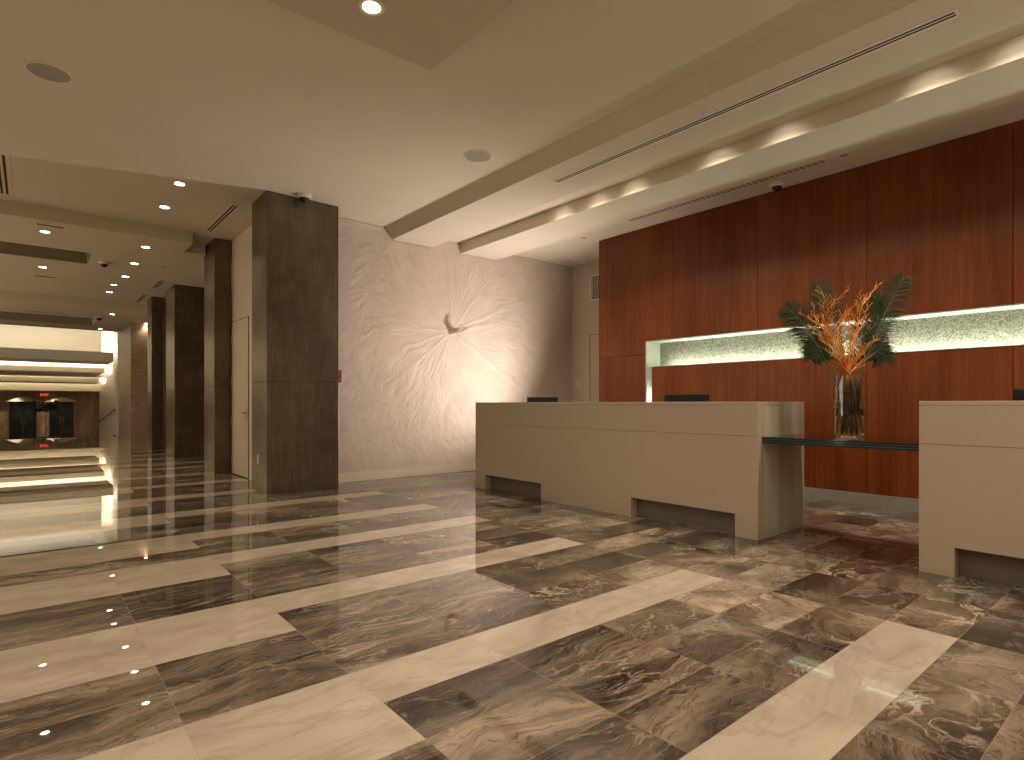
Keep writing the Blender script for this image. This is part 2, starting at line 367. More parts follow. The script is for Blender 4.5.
# projecting knot: a folded, tapering tongue
bm = bmesh.new()
path = [Vector((-.02, .01, 0)), Vector((.0, -.06, .0)), Vector((.01, -.14, -.005)), Vector((.05, -.20, .0)), Vector((.10, -.22, .015)), Vector((.13, -.225, .035))]
ring = []
for i, p in enumerate(path):
    s = [.085, .055, .045, .042, .040, .022][i]
    ring.append([bm.verts.new(p + Vector((math.cos(t)*s*.95, 0 if i < 3 else -.02*math.cos(t), math.sin(t)*s*(.75+.25*math.cos(3*t))))) for t in [2*PI*k/18 for k in range(18)]])
for a, b in zip(ring, ring[1:]):
    for k in range(18): bm.faces.new((a[k], a[(k+1) % 18], b[(k+1) % 18], b[k]))
bm.faces.new(ring[-1]); bmesh.ops.recalc_face_normals(bm, faces=bm.faces)
k = obj('knot', bm, M['plaster'], rel, smooth=True); k.location = (0, 0, CZ)
struct('baseboard_back', B((3.085, 7.80, 7.602, 7.63, 0, .132)), M['cream'], bevel=.004)
struct('wall_right', B((7.80, 7.95, 6.0, 7.63, 0, ZC)), M['wall'])
# mahogany feature wall, panels as parts, niche cut between them
WX = 6.85; YE = 6.09
N0, N1, ND = 1.617, 1.981, .33      # niche bottom, top, depth
NY = 5.2                            # left end of the niche
fw = B((WX+ND+.03, 7.79, -6.05, YE, 0, ZC), (WX+.025, WX+ND+.03, NY, YE, 0, ZC), (WX+.025, WX+ND+.03, -6.05, NY, N1+.012, ZC), (WX+.025, WX+ND+.03, -6.05, 5.10, 0, N0-.012))
wood = struct('wall_front', fw, M['wood'])
G = .0025
ys = [5.93, 4.727, 3.53, 2.325, 1.131, -.065, -1.26, -2.455, -3.65, -4.85, -6.05]
def panel(y1, y0, z0, z1): obj('veneer_panel', B((WX, WX+.024, y0+G, y1-G, z0+G, z1-G)), M['wood'], wood, bevel=.0015)
panel(YE, 5.93, .13, 1.80); panel(YE, 5.93, 1.80, ZC-.002)
panel(5.93, NY+.012, .13, 1.80)
# L-shaped piece above: from horizontal joint to ceiling left of niche, and over it
for a, b in zip(ys, ys[1:]):
    if a > 5:
        obj('veneer_panel', B((WX, WX+.024, NY+.012+G, a-G, 1.80+G, N1+.012), (WX, WX+.024, b+G, a-G, N1+.012, ZC-.004)), M['wood'], wood)
        obj('veneer_panel', B((WX, WX+.024, b+G, 5.088, .132, N0-.013)), M['wood'], wood)
    else:
        panel(a, b, N1+.010, ZC-.002); panel(a, b, .13, N0-.010)
obj('end_cap', B((WX, 7.79, YE, YE+.012, 0, ZC-.002)), M['wood'], wood)
struct('baseboard_front', B((WX-.012, WX+.0, -6.05, YE, 0, .13)), M['base'], bevel=.002)
# the lit niche
ni = thing('lit_wall_niche', 'long recessed niche glowing white green with mosaic back in mahogany wall', 'wall niche', (WX, NY, 0))
def P(name, bm, mat, par, loc, **kk):
    o = obj(name, bm, mat, par, **kk); o.location = tuple(-c for c in loc); return o
L0 = (WX, NY, 0)
P('mosaic_back', B((WX+ND, WX+ND+.02, -6.0, NY-.012, N0, N1)), M['mosaic'], ni, L0)
P('lining', B((WX+.004, WX+ND, NY-.006, NY+.0, N0, N1), (WX+ND, WX+ND+.02, NY-.012, NY, N0, N1), (WX+.03, WX+ND, -6.0, NY, N1, N1+.008), (WX+.004, WX+ND, -6.0, 5.1, N0-.008, N0), (WX+ND, WX+ND+.02, 5.1, NY, .2, N0), (WX+.004, WX+ND, NY-.006, NY, .2, N0), (WX+.004, WX+ND, 5.094, 5.10, .2, N0), (WX+.03, WX+ND, 5.1, NY, .13, .2)), M['frost'], ni, L0)
fr = .010
P('metal_frame', B((WX-.006, WX+.03, NY, NY+fr, .13, N1+fr), (WX-.006, WX+.03, -6.0, NY+fr, N1, N1+fr), (WX-.006, WX+.03, -6.0, 5.1, N0-fr, N0), (WX-.006, WX+.03, 5.1-fr, 5.1, .13, N0)), M['metal'], ni, L0)
M['strip'] = emit('niche_strip_light', (.97, 1.0, .86), 60)
M['strip2'] = emit('niche_top_strip', (.97, 1.0, .84), 2)
P('light_strip', B((WX+.23, WX+.25, -6.0, 5.0, N0, N0+.008)), M['strip'], ni, L0)
P('light_strip', B((WX+.10, WX+.12, -6.0, 4.85, N1-.008, N1)), M['strip2'], ni, L0)
P('light_strip', B((WX+.20, WX+.22, 5.12, 5.18, .2, 1.27)), M['strip'], ni, L0)
# corridor right hand side
struct('wall_right', B((2.43, 3.08, 7.805, 9.775, 0, ZC)), M['wall'])
struct('wall_right', B((3.35, 3.55, 9.775, 16.0, 0, ZC)), M['wall'])
struct('wall_right', B((2.46, 3.3, 16.7, 18.2, 0, ZC)), M['wall'])
struct('wall_right', B((3.3, 3.5, 18.2, 20.0, 0, ZC)), M['wall'])
struct('wall_right', B((2.25, 4.2, 20.0, 22.9, 0, 3.445)), M['stone'])
struct('wall_left', B((-6.5, -6.4, -6.1, 24.5, 0, ZT)), M['wall'])
struct('wall_rear', B((-6.4, 7.95, -6.3, -6.1, 0, ZT)), M['wall'])
# ------------------------------------------------------------ columns
def column(x0, x1, y0, y1, ztop, label, outlet=False):
    c = thing('clad_column', label, 'column', ((x0+x1)/2, (y0+y1)/2, 0), 0, 'bronze clad columns')
    hx, hy = (x1-x0)/2, (y1-y0)/2; zj = 1.355
    obj('lower_cladding', B((-hx, hx, -hy, hy, .0, zj-.003)), M['bronze'], c, bevel=.004)
    obj('upper_cladding', B((-hx, hx, -hy, hy, zj+.003, ztop-.001)), M['bronze'], c, bevel=.004)
    obj('joint_strip', B((-hx+.006, hx-.006, -hy+.006, hy-.006, zj-.003, zj+.003)), M['black'], c)
    return c
c1 = column(2.175, 3.07, 7.20, 7.80, ZC, 'nearest and widest bronze clad column beside the relief wall')
column(2.18, 2.425, 9.78, 10.45, ZC, 'slim bronze clad column just beyond the pale hinged door')
column(2.21, 3.10, 13.16, 14.10, ZL, 'third bronze clad column down the corridor, with a broad dark face')
column(2.22, 2.455, 16.04, 16.68, ZC, 'farthest bronze clad column, slim, before the streaked stone wall')
# outlet plate on the near column's left side
o = thing('wall_outlet', 'small pale outlet plate low on the left side of nearest column', 'outlet', (2.175, 7.53, .395))
obj('cover_plate', B((-.006, 0, -.035, .035, -.058, .058)), M['white'], o, bevel=.002)
obj('socket', B((-.009, -.006, -.017, .017, .01, .042)), M['cream'], o); obj('socket', B((-.009, -.006, -.017, .017, -.042, -.01)), M['cream'], o)
# switch plate and grille on right wall
o = thing('light_switch', 'small pale switch plate on the beige wall left of mahogany wall', 'switch', (7.80, 7.37+.07, 1.45))
obj('cover_plate', B((-.006, 0, -.055, .055, -.065, .065)), M['white'], o, bevel=.002)
obj('rocker', B((-.011, -.006, -.02, .02, -.035, .035)), M['cream'], o)
o = thing('air_grille', 'white framed air grille high on beige wall by mahogany wall', 'vent', (7.80, 6.9, 3.17))
obj('frame', B((-.012, 0, -.27, .27, .20, .25), (-.012, 0, -.27, .27, -.25, -.20), (-.012, 0, -.27, -.22, -.2, .2), (-.012, 0, .22, .27, -.2, .2)), M['white'], o, bevel=.002)
obj('backing', B((-.003, 0, -.22, .22, -.2, .2)), M['slot'], o)
obj('louvres', B(*[(-.010, -.004, -.22+i*.044+.016, -.22+i*.044+.028, -.2, .2) for i in range(10)], *[(-.012, -.006, -.22, .22, -.2+i*.04-.004, -.2+i*.04+.004) for i in range(1, 10)]), M['white'], o)
# flush service door beside the mahogany wall
d = struct('door_2', B((7.792, 7.80, 6.2, 7.15, .01, 2.32)), M['door'], bevel=.002)
obj('door_frame', B((7.794, 7.80, 7.158, 7.168, .0, 2.34), (7.794, 7.80, 6.2, 7.168, 2.328, 2.338)), M['toe'], d)
# corridor door with hinges and lever
d = struct('door_1', B((2.418, 2.43, 8.87, 9.71, .012, 2.345)), M['door'], bevel=.002)
obj('shadow_gap', B((2.424, 2.43, 8.855, 9.722, 2.346, 2.356), (2.424, 2.43, 9.712, 9.722, .0, 2.346), (2.424, 2.43, 8.855, 8.866, 0, 2.346), (2.40, 2.43, 8.86, 9.72, .0, .010)), M['slot'], d)
for z in (2.08, 1.446, .817, .225):
    bm = bmesh.new(); tube(bm, [(2.412, 9.714, z-.06), (2.412, 9.714, z+.06)], .011, 8); obj('hinge', bm, M['metal'], d, label='steel hinge')
bm = bmesh.new(); tube(bm, [(2.418, 8.945, .95), (2.365, 8.945, .95)], .012, 8); tube(bm, [(2.370, 8.945, .95), (2.366, 9.075, .948)], .009, 8); box(bm, 2.412, 2.418, 8.91, 8.98, .86, 1.03)
obj('door_handle', bm, M['metal'], d, label='steel lever handle')
# red call point
o = thing('fire_alarm', 'small red fire alarm box on relief wall beside nearest column', 'fire alarm', (3.225, 7.60, 1.46))
obj('housing', B((-.038, .042, -.045, .0, -.085, .085)), M['red'], o, bevel=.004)
obj('pull_bar', B((-.02, .025, -.055, -.045, -.02, .012)), M['grim'], o, bevel=.002)

# ------------------------------------------------------------ reception desks
def desk(y1, y0, cuts, label):
    c = thing('reception_desk', label, 'desk', (4.85, (y0+y1)/2, 0), 0, 'beige reception desks'); L = (4.85, (y0+y1)/2, 0)
    F, K, H, zg, zc, zz = 4.435, 5.262, 1.103, .826, .186, .012
    # front panel with toe recesses, split by a fine groove
    edges = [y1] + [v for cc in cuts for v in cc] + [y0]
    bxs = []
    zb = 0
    segs = []
    cur = y1
    for a, b in cuts:
        segs.append((cur, a, True)); segs.append((a, b, False)); cur = b
    segs.append((cur, y0, True))
    bm = bmesh.new()
    out = [(y1, 0)]
    for a, b in cuts: out += [(a, 0), (a, zc), (b, zc), (b, 0)]
    out += [(y0, 0), (y0, zg-.0012), (y1, zg-.0012)]
    prism(bm, out, F, F+.10, 'x')
    P('front_panel', bm, M['desk'], c, L)
    P('upper_front', B((F, F+.10, y0, y1, zg+.0012, H-.03)), M['desk'], c, L, bevel=.002)
    P('groove', B((F+.004, F+.09, y0+.004, y1-.004, zg-.0011, zg+.0011)), M['seam'], c, L)
    P('top_ledge', B((F, F+.36, y0, y1, H-.03+.0005, H)), M['desk'], c, L, bevel=.003)
    for a, b in cuts: P('toe_recess', B((F+.085, F+.099, b, a, 0, zc-.001)), M['toe'], c, L, label='dark grey recessed toe kick')
    for s, (ya, yb) in (('n', (y0, y0+.09)), ('f', (y1-.09, y1))):
        P('end_panel', B((F+.1002, 5.06, ya, yb, 0, H-.031), (F+.3602, 5.06, ya, yb, H-.031, H)), M['deskend'], c, L)
        P('rear_post', B((5.0605, K, ya, yb, 0, H)), M['desk'], c, L, bevel=.002)
    P('work_surface', B((F+.101, K-.02, y0+.091, y1-.091, .72, .75)), M['desk'], c, L, bevel=.002)
    P('inner_cabinet', B((F+.101, F+.5, y0+.091, y1-.091, .1, .719)), M['wood'], c, L)
    return c
desk(6.069, 2.283, [(5.86, 4.817), (3.543, 2.476)], 'long beige reception desk standing left of the vase and glass shelf')
desk(1.20, -2.58, [(1.012, -.03), (-1.30, -2.37)], 'beige reception desk cut off by right edge of the picture')
# laminated glass shelf between the desks
g = N('shelf_glass'); tr = g.n('ShaderNodeBsdfTransparent'); tr.inputs[0].default_value = (.93, .965, .96, 1)
gl = g.n('ShaderNodeBsdfGlossy'); gl.inputs['Roughness'].default_value = .01; fz = g.n('ShaderNodeFresnel'); fz.inputs[0].default_value = 1.5
mx = g.n('ShaderNodeMixShader'); g.l(fz.outputs[0], mx.inputs[0]); g.l(tr.outputs[0], mx.inputs[1]); g.l(gl.outputs[0], mx.inputs[2])
g.l(mx.outputs[0], g.t.nodes['Material Output'].inputs['Surface']); M['sglass'] = g.m
M['gedge'] = plain('dark_glass_edge', (.012, .028, .036), .08)
M['gedge2'] = plain('pale_glass_edge', (.16, .24, .26), .15)
gs = thing('glass_shelf', 'thick layered dark glass shelf bridging the gap between both desks', 'shelf', (4.85, 1.74, .77))
for i in range(3):
    z = i*.0175
    obj('glass_sheet', B((-.345, .34, -.539, .541, z, z+.0155)), M['sglass'], gs)
    obj('sheet_edge', B((-.352, -.3455, -.539, .541, z, z+.0155)), M['gedge'], gs, bevel=.002, label='dark blue polished glass edge')
    if i < 2: obj('interlayer', B((-.350, .338, -.538, .540, z+.0156, z+.0174)), M['gedge2'], gs)
# ------------------------------------------------------------ monitors
def monitor(x, y, w, h, ztop, rot, label):
    t = thing('computer_monitor', label, 'monitor', (x, y, .751), rot, 'monitors on the reception desks')
    zt = ztop-.751; w2 = w/2
    obj('casing', B((-.028, .0, -w2, w2, zt-h, zt)), M['black'], t, bevel=.006)
    obj('screen', B((.0, .003, -w2+.016, w2-.016, zt-h+.02, zt-.016)), M['screen'], t)
    obj('top_rim', B((-.030, .004, -w2-.001, w2+.001, zt-.012, zt-.002)), M['metal'] if False else M['grim'], t, bevel=.002)
    obj('stand', B((-.06, -.028, -.03, .03, .0, zt-h*.4)), M['black'], t, bevel=.004)
    bm = bmesh.new(); lathe(bm, [(0, 0), (.11, 0), (.11, .006), (.09, .012), (0, .012)], 28, cx=-.03); obj('foot', bm, M['black'], t)
    return t
M['grim'] = plain('monitor_rim_grey', (.06, .055, .06), .3)
monitor(5.06, 5.46, .50, .33, 1.172, .12, 'black computer monitor peeking over far end of the left desk')
monitor(5.06, 3.34, .50, .33, 1.186, 0, 'black computer monitor peeking over the left desk under niche slot')
monitor(5.06, .58, .50, .33, 1.190, 0, 'black computer monitor peeking over the desk at the right edge')
# ------------------------------------------------------------ vase and arrangement
VX, VY, VZ = 4.94, 1.80, .8215
v = thing('glass_vase', 'clear glass cylinder vase half full of water on the glass shelf', 'vase', (VX, VY, VZ))
g = N('clear_glass'); g.set(col=(.98, .99, .98), rough=0, trans=1, ior=1.45); M['glass'] = g.m
bm = bmesh.new(); lathe(bm, [(0, 0), (.100, 0), (.105, .006), (.105, .49), (.098, .49), (.098, .022), (0, .022)], 40); obj('glass_body', bm, M['glass'], v, smooth=True)
g = N('tinted_water'); g.set(col=(.72, .88, .42), rough=0, trans=1, ior=1.33); M['water'] = g.m
bm = bmesh.new(); lathe(bm, [(0, .0225), (.0975, .0225), (.0975, .225), (0, .225)], 40); obj('water', bm, M['water'], v, smooth=True)
RV = Vector((math.cos(TH), -math.sin(TH), 0)); FV = Vector((math.sin(TH), math.cos(TH), 0)); UP = Vector((0, 0, 1))
M['frond'] = plain('frond_green', (.026, .044, .012), .65, var=.45, scale=25)
m = N('leaf_green'); f = m.noise(m.vmap(m.pos(), (1, 1, .35)), 90, 3); m.set(col=m.ramp(f, [(.35, (.03,.05,.015)), (.65, (.12,.16,.06))]), rough=.4); M['leaf'] = m.m
M['frond_stem'] = plain('frond_stem_green', (.11, .13, .05), .5, var=.2)
m = N('coral_orange'); f = m.noise(m.pos(), 14, 3); m.set(col=m.ramp(f, [(.34, (.60,.07,.012)), (.46, (.85,.28,.02)), (.62, (.90,.50,.10))]), rough=.5); M['coral'] = m.m
base = Vector((VX, VY, VZ))
def bez(p0, p1, p2, t): return p0*(1-t)**2 + p1*2*t*(1-t) + p2*t*t
def local(r, f, u): return RV*r + FV*f + UP*u
def frond(tip, mid, leaf, label, seed, rootoff=(0, 0)):
    rr = random.Random(seed)
    t = thing('palm_frond', label, 'palm frond', base, 0, 'palm fronds in the vase')
    p0 = local(rootoff[0], rootoff[1], .05); p2 = local(*tip); p1 = local(*mid)
    pts = [bez(p0, p1, p2, i/24) for i in range(25)]
    bm = bmesh.new(); tube(bm, pts, [.006*(1-i/30) for i in range(25)], 6); st = obj('stem', bm, M['frond_stem'], t, smooth=True)
    bm = bmesh.new(); n = 76
    for i in range(n):
        s = .40 + .6*i/(n-1); p = bez(p0, p1, p2, s); d = (bez(p0, p1, p2, min(1, s+.01)) - bez(p0, p1, p2, s-.01)).normalized()
        side = d.cross(FV).normalized()
        ln = leaf*math.sin(PI*min(1, (.16+.84*(s-.40)/.6*.93)))**.6*rr.uniform(.85, 1.1) + .015
        for sg in (-1, 1):
            a = (side*sg*.86 + d*.62 + FV*rr.uniform(-.22, .22)).normalized(); wv = d*.0042
            q = [p - wv*.6, p + a*ln*.5 - wv + UP*.004, p + a*ln - UP*ln*.12, p + a*ln*.5 + wv + UP*.004, p + wv*.6]
            off = FV*.0018; vs = [bm.verts.new(k) for k in q]; bm.faces.new(vs)
            v2 = [bm.verts.new(k + off) for k in q]; bm.faces.new(v2[::-1])
    obj('leaflets', bm, M['frond'], t)
    return t
frond((.44, .02, 1.26), (.17, .02, .80), .17, 'dark green palm frond rising highest, to the upper right', 1, (-.03, .02))
frond((.30, .10, 1.12), (.12, .10, .80), .17, 'dark green palm frond filling behind the orange branches on the right', 8, (-.02, .04))
frond((-.20, .08, 1.22), (-.10, .05, .8), .17, 'dark green palm frond standing upright left of centre', 2, (.03, .03))
frond((-.47, .05, 1.03), (-.22, .05, .86), .16, 'dark green palm frond reaching out to the far left', 3, (.03, -.01))
frond((-.28, .04, .62), (-.22, .06, .98), .14, 'dark green palm frond drooping down on the left above the rim', 4, (.02, .01))
frond((.30, .04, .60), (.24, .06, 1.0), .16, 'dark green palm frond drooping down on the right above the rim', 5, (-.02, .02))
def coral(bm, p, d, ln, r, depth, rr, spread):
    n = 7; pts = [p]; q = p.copy(); dd = d.copy()
    for i in range(n):
        dd = (dd + Vector((rr.uniform(-.13, .13), rr.uniform(-.13, .13), rr.uniform(-.04, .07)))).normalized(); q = q + dd*ln/n; pts.append(q.copy())
    tube(bm, pts, [max(.0019, r*(1-.75*i/n)) for i in range(n+1)], 5)
    if depth <= 0: return
    for i in range(1, n+1):
        for sgn in ((-1, 1) if depth > 1 else (rr.choice((-1, 1)),)):
            if rr.random() < .12: continue
            a = (dd + RV*sgn*rr.uniform(.35, spread) + FV*rr.uniform(-.6, .6) + UP*.12).normalized()
            coral(bm, pts[i], a, ln*rr.uniform(.28, .46)*(1.15-.5*i/n), r*.5, depth-1, rr, spread)
for i, (sd, rt, up, ln, lab) in enumerate([(-.72, .05, .80, .66, 'orange branching twig leaning farthest left'), (-.42, .03, .9, .52, 'orange branching twig leaning slightly left'), (-.10, -.03, 1, .42, 'orange branching twig standing straight up in the middle'), (.14, -.04, 1, .58, 'orange branching twig rising just right of the middle'), (.40, -.05, .95, .66, 'orange branching twig leaning right, tallest of them'), (.80, -.05, .75, .44, 'orange branching twig leaning farthest right, low')]):
    rr = random.Random(31+i)
    t = thing('orange_twig', lab, 'branch', base, 0, 'orange twigs in the vase')
    p0 = local(-sd*.09, -.02+.008*i, .03); pn = local(rt*.2, -.02+.01*i, .47); bm = bmesh.new()
    tube(bm, [p0, p0.lerp(pn, .5) + local(.004, 0, 0), pn], [.006, .0055, .005], 6)
    d = local(sd, rr.uniform(-.15, .05), up).normalized()
    coral(bm, pn, d, ln, .0055, 2, rr, .95)
    obj('branches', bm, M['coral'], t)

t = thing('rolled_leaf', 'broad dark green leaf curled inside the glass vase behind the stems', 'leaf', base)
bm = bmesh.new(); rows = []
for i in range(13):
    z = .17 + .31*i/12; hw = 1.15*math.sin(PI*(.12+.80*i/12))**.5
    rows.append([bm.verts.new(FV*math.cos(a_)*.088 + RV*math.sin(a_)*.088 + UP*(z + .006*math.sin(a_*9))) for a_ in [.45 + hw*(-1+2*k/16) for k in range(17)]])
for a_, b_ in zip(rows, rows[1:]):
    for k in range(16): bm.faces.new((a_[k], a_[k+1], b_[k+1], b_[k]))
obj('blade', bm, M['leaf'], t, smooth=True)
# ------------------------------------------------------------ ceiling fixtures
def downlight(x, y, z, label, power=None, r=.065, spot=75):
    t = thing('ceiling_downlight', label, 'ceiling light', (x, y, z), 0, 'recessed round ceiling downlights')
    bm = bmesh.new(); lathe(bm, [(r*.80, -.001), (r*1.25, -.001), (r*1.25, -.005), (r*1.0, -.008), (r*.80, -.004)], 28, closed=True); obj('trim_ring', bm, M['cream'], t)
    bm = bmesh.new(); lathe(bm, [(0, -.0045), (r*.80, -.0045), (r*.80, -.001), (0, -.001)], 28); obj('lens', bm, M['lamp'], t)
    if power: lamp('SPOT', (x, y, z-.03), power, (1, .74, .50) if y > 7 else WARM, (0, 0, 0), spot_size=math.radians(spot*1.5), spot_blend=.9, shadow_soft_size=.06)
    return t
DP = 60
downlight(1.58, 3.22, 3.475, 'downlight in the dropped soffit at the top edge of the picture', DP)
downlight(1.333, 7.63, ZC, 'downlight left of the nearest column, first of the corridor row', DP)
downlight(1.347, 8.66, ZC, 'downlight left of the nearest column, second of the corridor row', DP*.5)
downlight(1.35, 10.32, ZL, 'downlight just past the first ceiling step, third of the corridor row', DP*.6)
downlight(1.363, 11.65, ZL, 'downlight right of the dark dome camera, fourth of the corridor row', DP*.6)
downlight(1.373, 12.95, ZL, 'downlight fifth of the corridor row, level with the third column', DP*.6)
downlight(1.385, 15.01, ZC, 'downlight sixth of the corridor row, before the second ceiling step', DP*.4)
downlight(1.398, 16.06, ZC, 'downlight seventh of the corridor row, small and close to the sixth', DP*.4)
downlight(1.668, 18.45, 3.445, 'small downlight beyond the second ceiling step, above far dome camera', DP*.5)
downlight(2.63, 20.3-.35, 3.445, 'small downlight beside the farthest column, over the stone wall', DP*.5)
downlight(1.70, 22.3, 3.445, 'tiny downlight at the far ceiling edge before the glowing hall', DP*.3)
downlight(.159, 10.28, ZL, 'nearer of the two downlights at far left, beside a slot vent', DP)
downlight(.17, 12.97, ZL, 'farther of the two downlights at far left, past the ceiling recess', DP)
for x, y in ((-2.2, 6.4), (-2.2, 9.0), (-3.2, 12.5), (-3.2, 16)):
    lamp('SPOT', (x, y, 3.40), DP, WARM, (0, 0, 0), spot_size=math.radians(120), spot_blend=.9, shadow_soft_size=.08)
# lamps hidden between the beams, washing the second beam's side and the desks
for y in (5.308, 4.695, 4.169, 3.124, 2.449, 1.349, .822, -.2, -.8, -1.9):
    t = thing('beam_downlight', 'small accent lamp recessed in the slot between the two ceiling beams', 'ceiling light', (4.965, y, ZC), 0, 'accent lamps between the beams')
    bm = bmesh.new(); lathe(bm, [(.028, -.001), (.045, -.001), (.045, -.008), (.028, -.008)], 20, closed=True); obj('trim_ring', bm, M['cream'], t)
    bm = bmesh.new(); lathe(bm, [(0, -.004), (.028, -.004), (.028, -.001), (0, -.001)], 20); obj('lens', bm, M['lamp'], t)
    lamp('SPOT', (4.965, y, 3.60), 62, (1, .85, .67), (0, 0, 0), spot_size=math.radians(152), spot_blend=.8, shadow_soft_size=.03)
    aim(lamp('SPOT', (4.965, y, 3.625), 4.2, (1, .86, .68), spot_size=math.radians(92), spot_blend=1, shadow_soft_size=.02), (5.30, y, 3.36))
def slot_vent(p, q, z, w, label, nslots=2, spacers=0, rim=True):
    (x0, y0), (x1, y1) = p, q; ln = math.hypot(x1-x0, y1-y0)
    t = thing('slot_diffuser', label, 'vent', ((x0+x1)/2, (y0+y1)/2, z), math.atan2(y1-y0, x1-x0), 'linear slot vents')
    h = ln/2; sw = w/(2*nslots+1)
    obj('frame', B((-h-.02, h+.02, -w/2-.012, w/2+.012, -.004, 0)), M['cream'], t)
    bm = bmesh.new()
    for i in range(nslots):
        y = -w/2 + sw*(2*i+1)
        if spacers:
            k_ = int(ln/.065)
            for j in range(k_): box(bm, -h + j*ln/k_, -h + (j+.74)*ln/k_, y, y+sw, -.0052, -.0042)
        else: box(bm, -h, h, y, y+sw, -.0052, -.0042)
    obj('slots', bm, M['slot'], t, label='black open slots'); return t
slot_vent((4.355, .99), (4.355, 4.495), 3.478, .085, 'long double slot vent running along the underside of left beam')
slot_vent((6.42, 2.58), (6.42, 5.18), ZC, .12, 'long dotted slot vent in the ceiling along the mahogany wall', spacers=1)
slot_vent((-.235, 7.9), (-.235, 9.35), ZC, .12, 'short slot vent cut by the left edge of the picture')
slot_vent((2.03, 7.99), (2.03, 9.43), ZC, .10, 'slot vent in corridor ceiling left of the nearest column')
slot_vent((1.965, 12.95), (1.965, 13.82), ZL, .13, 'slot vent in corridor ceiling by the third column')
slot_vent((2.07, 15.9), (2.07, 17.3), ZC, .13, 'slot vent in corridor ceiling by the farthest column')
slot_vent((.06, 9.90), (.35, 9.90), ZL, .16, 'short wide slot vent just above the nearer far left downlight', nslots=1)
slot_vent((.07, 14.93), (.39, 14.93), ZC, .25, 'faint short slot vent past the farther far left downlight', nslots=1)
slot_vent((-.1, 19.2), (.83, 19.2), 3.445, .22, 'faint long slot vent before the dark far ceiling recess', nslots=1)
def speaker(x, y, r, label):
    t = thing('ceiling_speaker', label, 'speaker', (x, y, ZC), 0, 'round ceiling speakers')
    bm = bmesh.new(); lathe(bm, [(r*.9, 0), (r, 0), (r, -.006), (r*.95, -.010), (r*.9, -.008)], 40, closed=True); obj('rim', bm, M['cream'], t)
    bm = bmesh.new(); lathe(bm, [(0, -.007), (r*.9, -.007), (r*.9, 0), (0, 0)], 40); obj('grille', bm, M['grille'], t)
speaker(.112, 5.71, .15, 'round grey ceiling speaker at upper left')
speaker(3.551, 4.815, .15, 'round grey ceiling speaker left of the ceiling beams')
def dome(x, y, z, r, label, dark=True):
    t = thing('dome_camera', label, 'security camera', (x, y, z), 0, 'ceiling dome cameras')
    bm = bmesh.new(); lathe(bm, [(0, 0), (r*1.35, 0), (r*1.35, -.012), (r*1.2, -.035), (r, -.04), (0, -.04)], 28); obj('mount', bm, M['white'], t)
    bm = bmesh.new(); lathe(bm, [(r*.9, -.0405)] + [(r*.9*math.cos(a), -.0405-r*.8*math.sin(a)) for a in [PI/2*i/8 for i in range(1, 8)]] + [(0, -.0405-r*.8)], 28); obj('dome', bm, M['black'] if dark else M['screen'], t, smooth=True)
dome(2.58, 7.08, ZC, .065, 'small dome camera above the front face of nearest column')
dome(6.66, 3.20, ZC, .06, 'small dome camera on the ceiling against the mahogany wall')
dome(.955, 11.86, ZL, .06, 'dark dome camera right of the rectangular ceiling recess')
dome(1.438, 19.24, 3.445, .075, 'far dark dome camera beside the dark far ceiling recess')
def disc(x, y, z, label):
    t = thing('sprinkler_cap', label, 'sprinkler', (x, y, z), 0, 'flush sprinkler caps')
    bm = bmesh.new(); lathe(bm, [(0, -.004), (.042, -.004), (.045, 0), (0, 0)], 24); obj('cover', bm, M['grille'], t)
    bm = bmesh.new(); lathe(bm, [(.045, -.001), (.058, -.001), (.058, -.003), (.045, -.003)], 24, closed=True); obj('ring', bm, M['cream'], t)
disc(7.35, 7.25, ZC, 'flush sprinkler cap nearest the beige wall corner'); disc(7.436, 6.876, ZC, 'flush sprinkler cap on ceiling near the air grille')
disc(6.56, 6.15, ZC, 'flush sprinkler cap just left of the mahogany wall top'); disc(6.43, 2.39, ZC, 'flush sprinkler cap past the right end of dotted vent')
disc(1.78, 11.63, ZL, 'flush sprinkler cap in corridor ceiling before third column')

# ------------------------------------------------------------ far hall, one gentle ramp lower
ZF = -1.15
struct('floor', B((-12, 4.0, 24.5, 50.3, ZF-.2, ZF)), M['light'])
struct('floor', B((-6.4, 4.0, 22.9, 24.5, -.3, -.002)), M['toe'])
struct('wall_far', B((-12, 4.0, 50, 50.3, ZF, 6.0)), M['vstone'])
struct('wall_right', B((3.75, 4.0, 23.0, 50, ZF, 6.0)), M['stone' if False else 'cream'])
struct('wall_right', B((2.25, 3.75, 22.9, 23.3, 0, 5.2)), M['wall'])
struct('wall_left', B((-12.2, -12, 23, 50, ZF, 6.0)), M['wall'])
struct('ceiling', B((-12, 4.0, 22.9, 50.3, 6.0, 6.2)), M['ceil'])
struct('ceiling', B((-12, 4.2, 22.7, 22.9, 3.445, 6.0)), M['ceil'])
M['strip_low'] = emit('cove_strip_dim', (1, .90, .74), 20)
for i, (y, xr, zb, zt, lab) in enumerate(((38.0, 3.48, 3.36, 3.87, 'widest and highest glowing cove beam'), (42, 3.40, 2.93, 3.22, 'middle glowing cove beam of the far hall'), (45.5, 3.40, 2.43, 2.75, 'lowest glowing cove beam of the far hall'))):
    t = thing('cove_beam', lab + (' in the far hall' if i == 0 else ''), 'ceiling cove', (0, y, zb), 0, 'stepped glowing cove beams')
    h = zt-zb
    obj('fascia', B((-12, xr, 0, .25, 0, h), (-12, xr, .25, 3.0, 0, .06)), M['ceil'], t)
    obj('light_strip', B((-12, xr-.1, .6, .9, .07, .12)), M['glow2'] if 'glow2' in M else M.setdefault('glow2', emit('cove_strip', (1, .92, .76), 130)) if i else M['strip_low'], t)
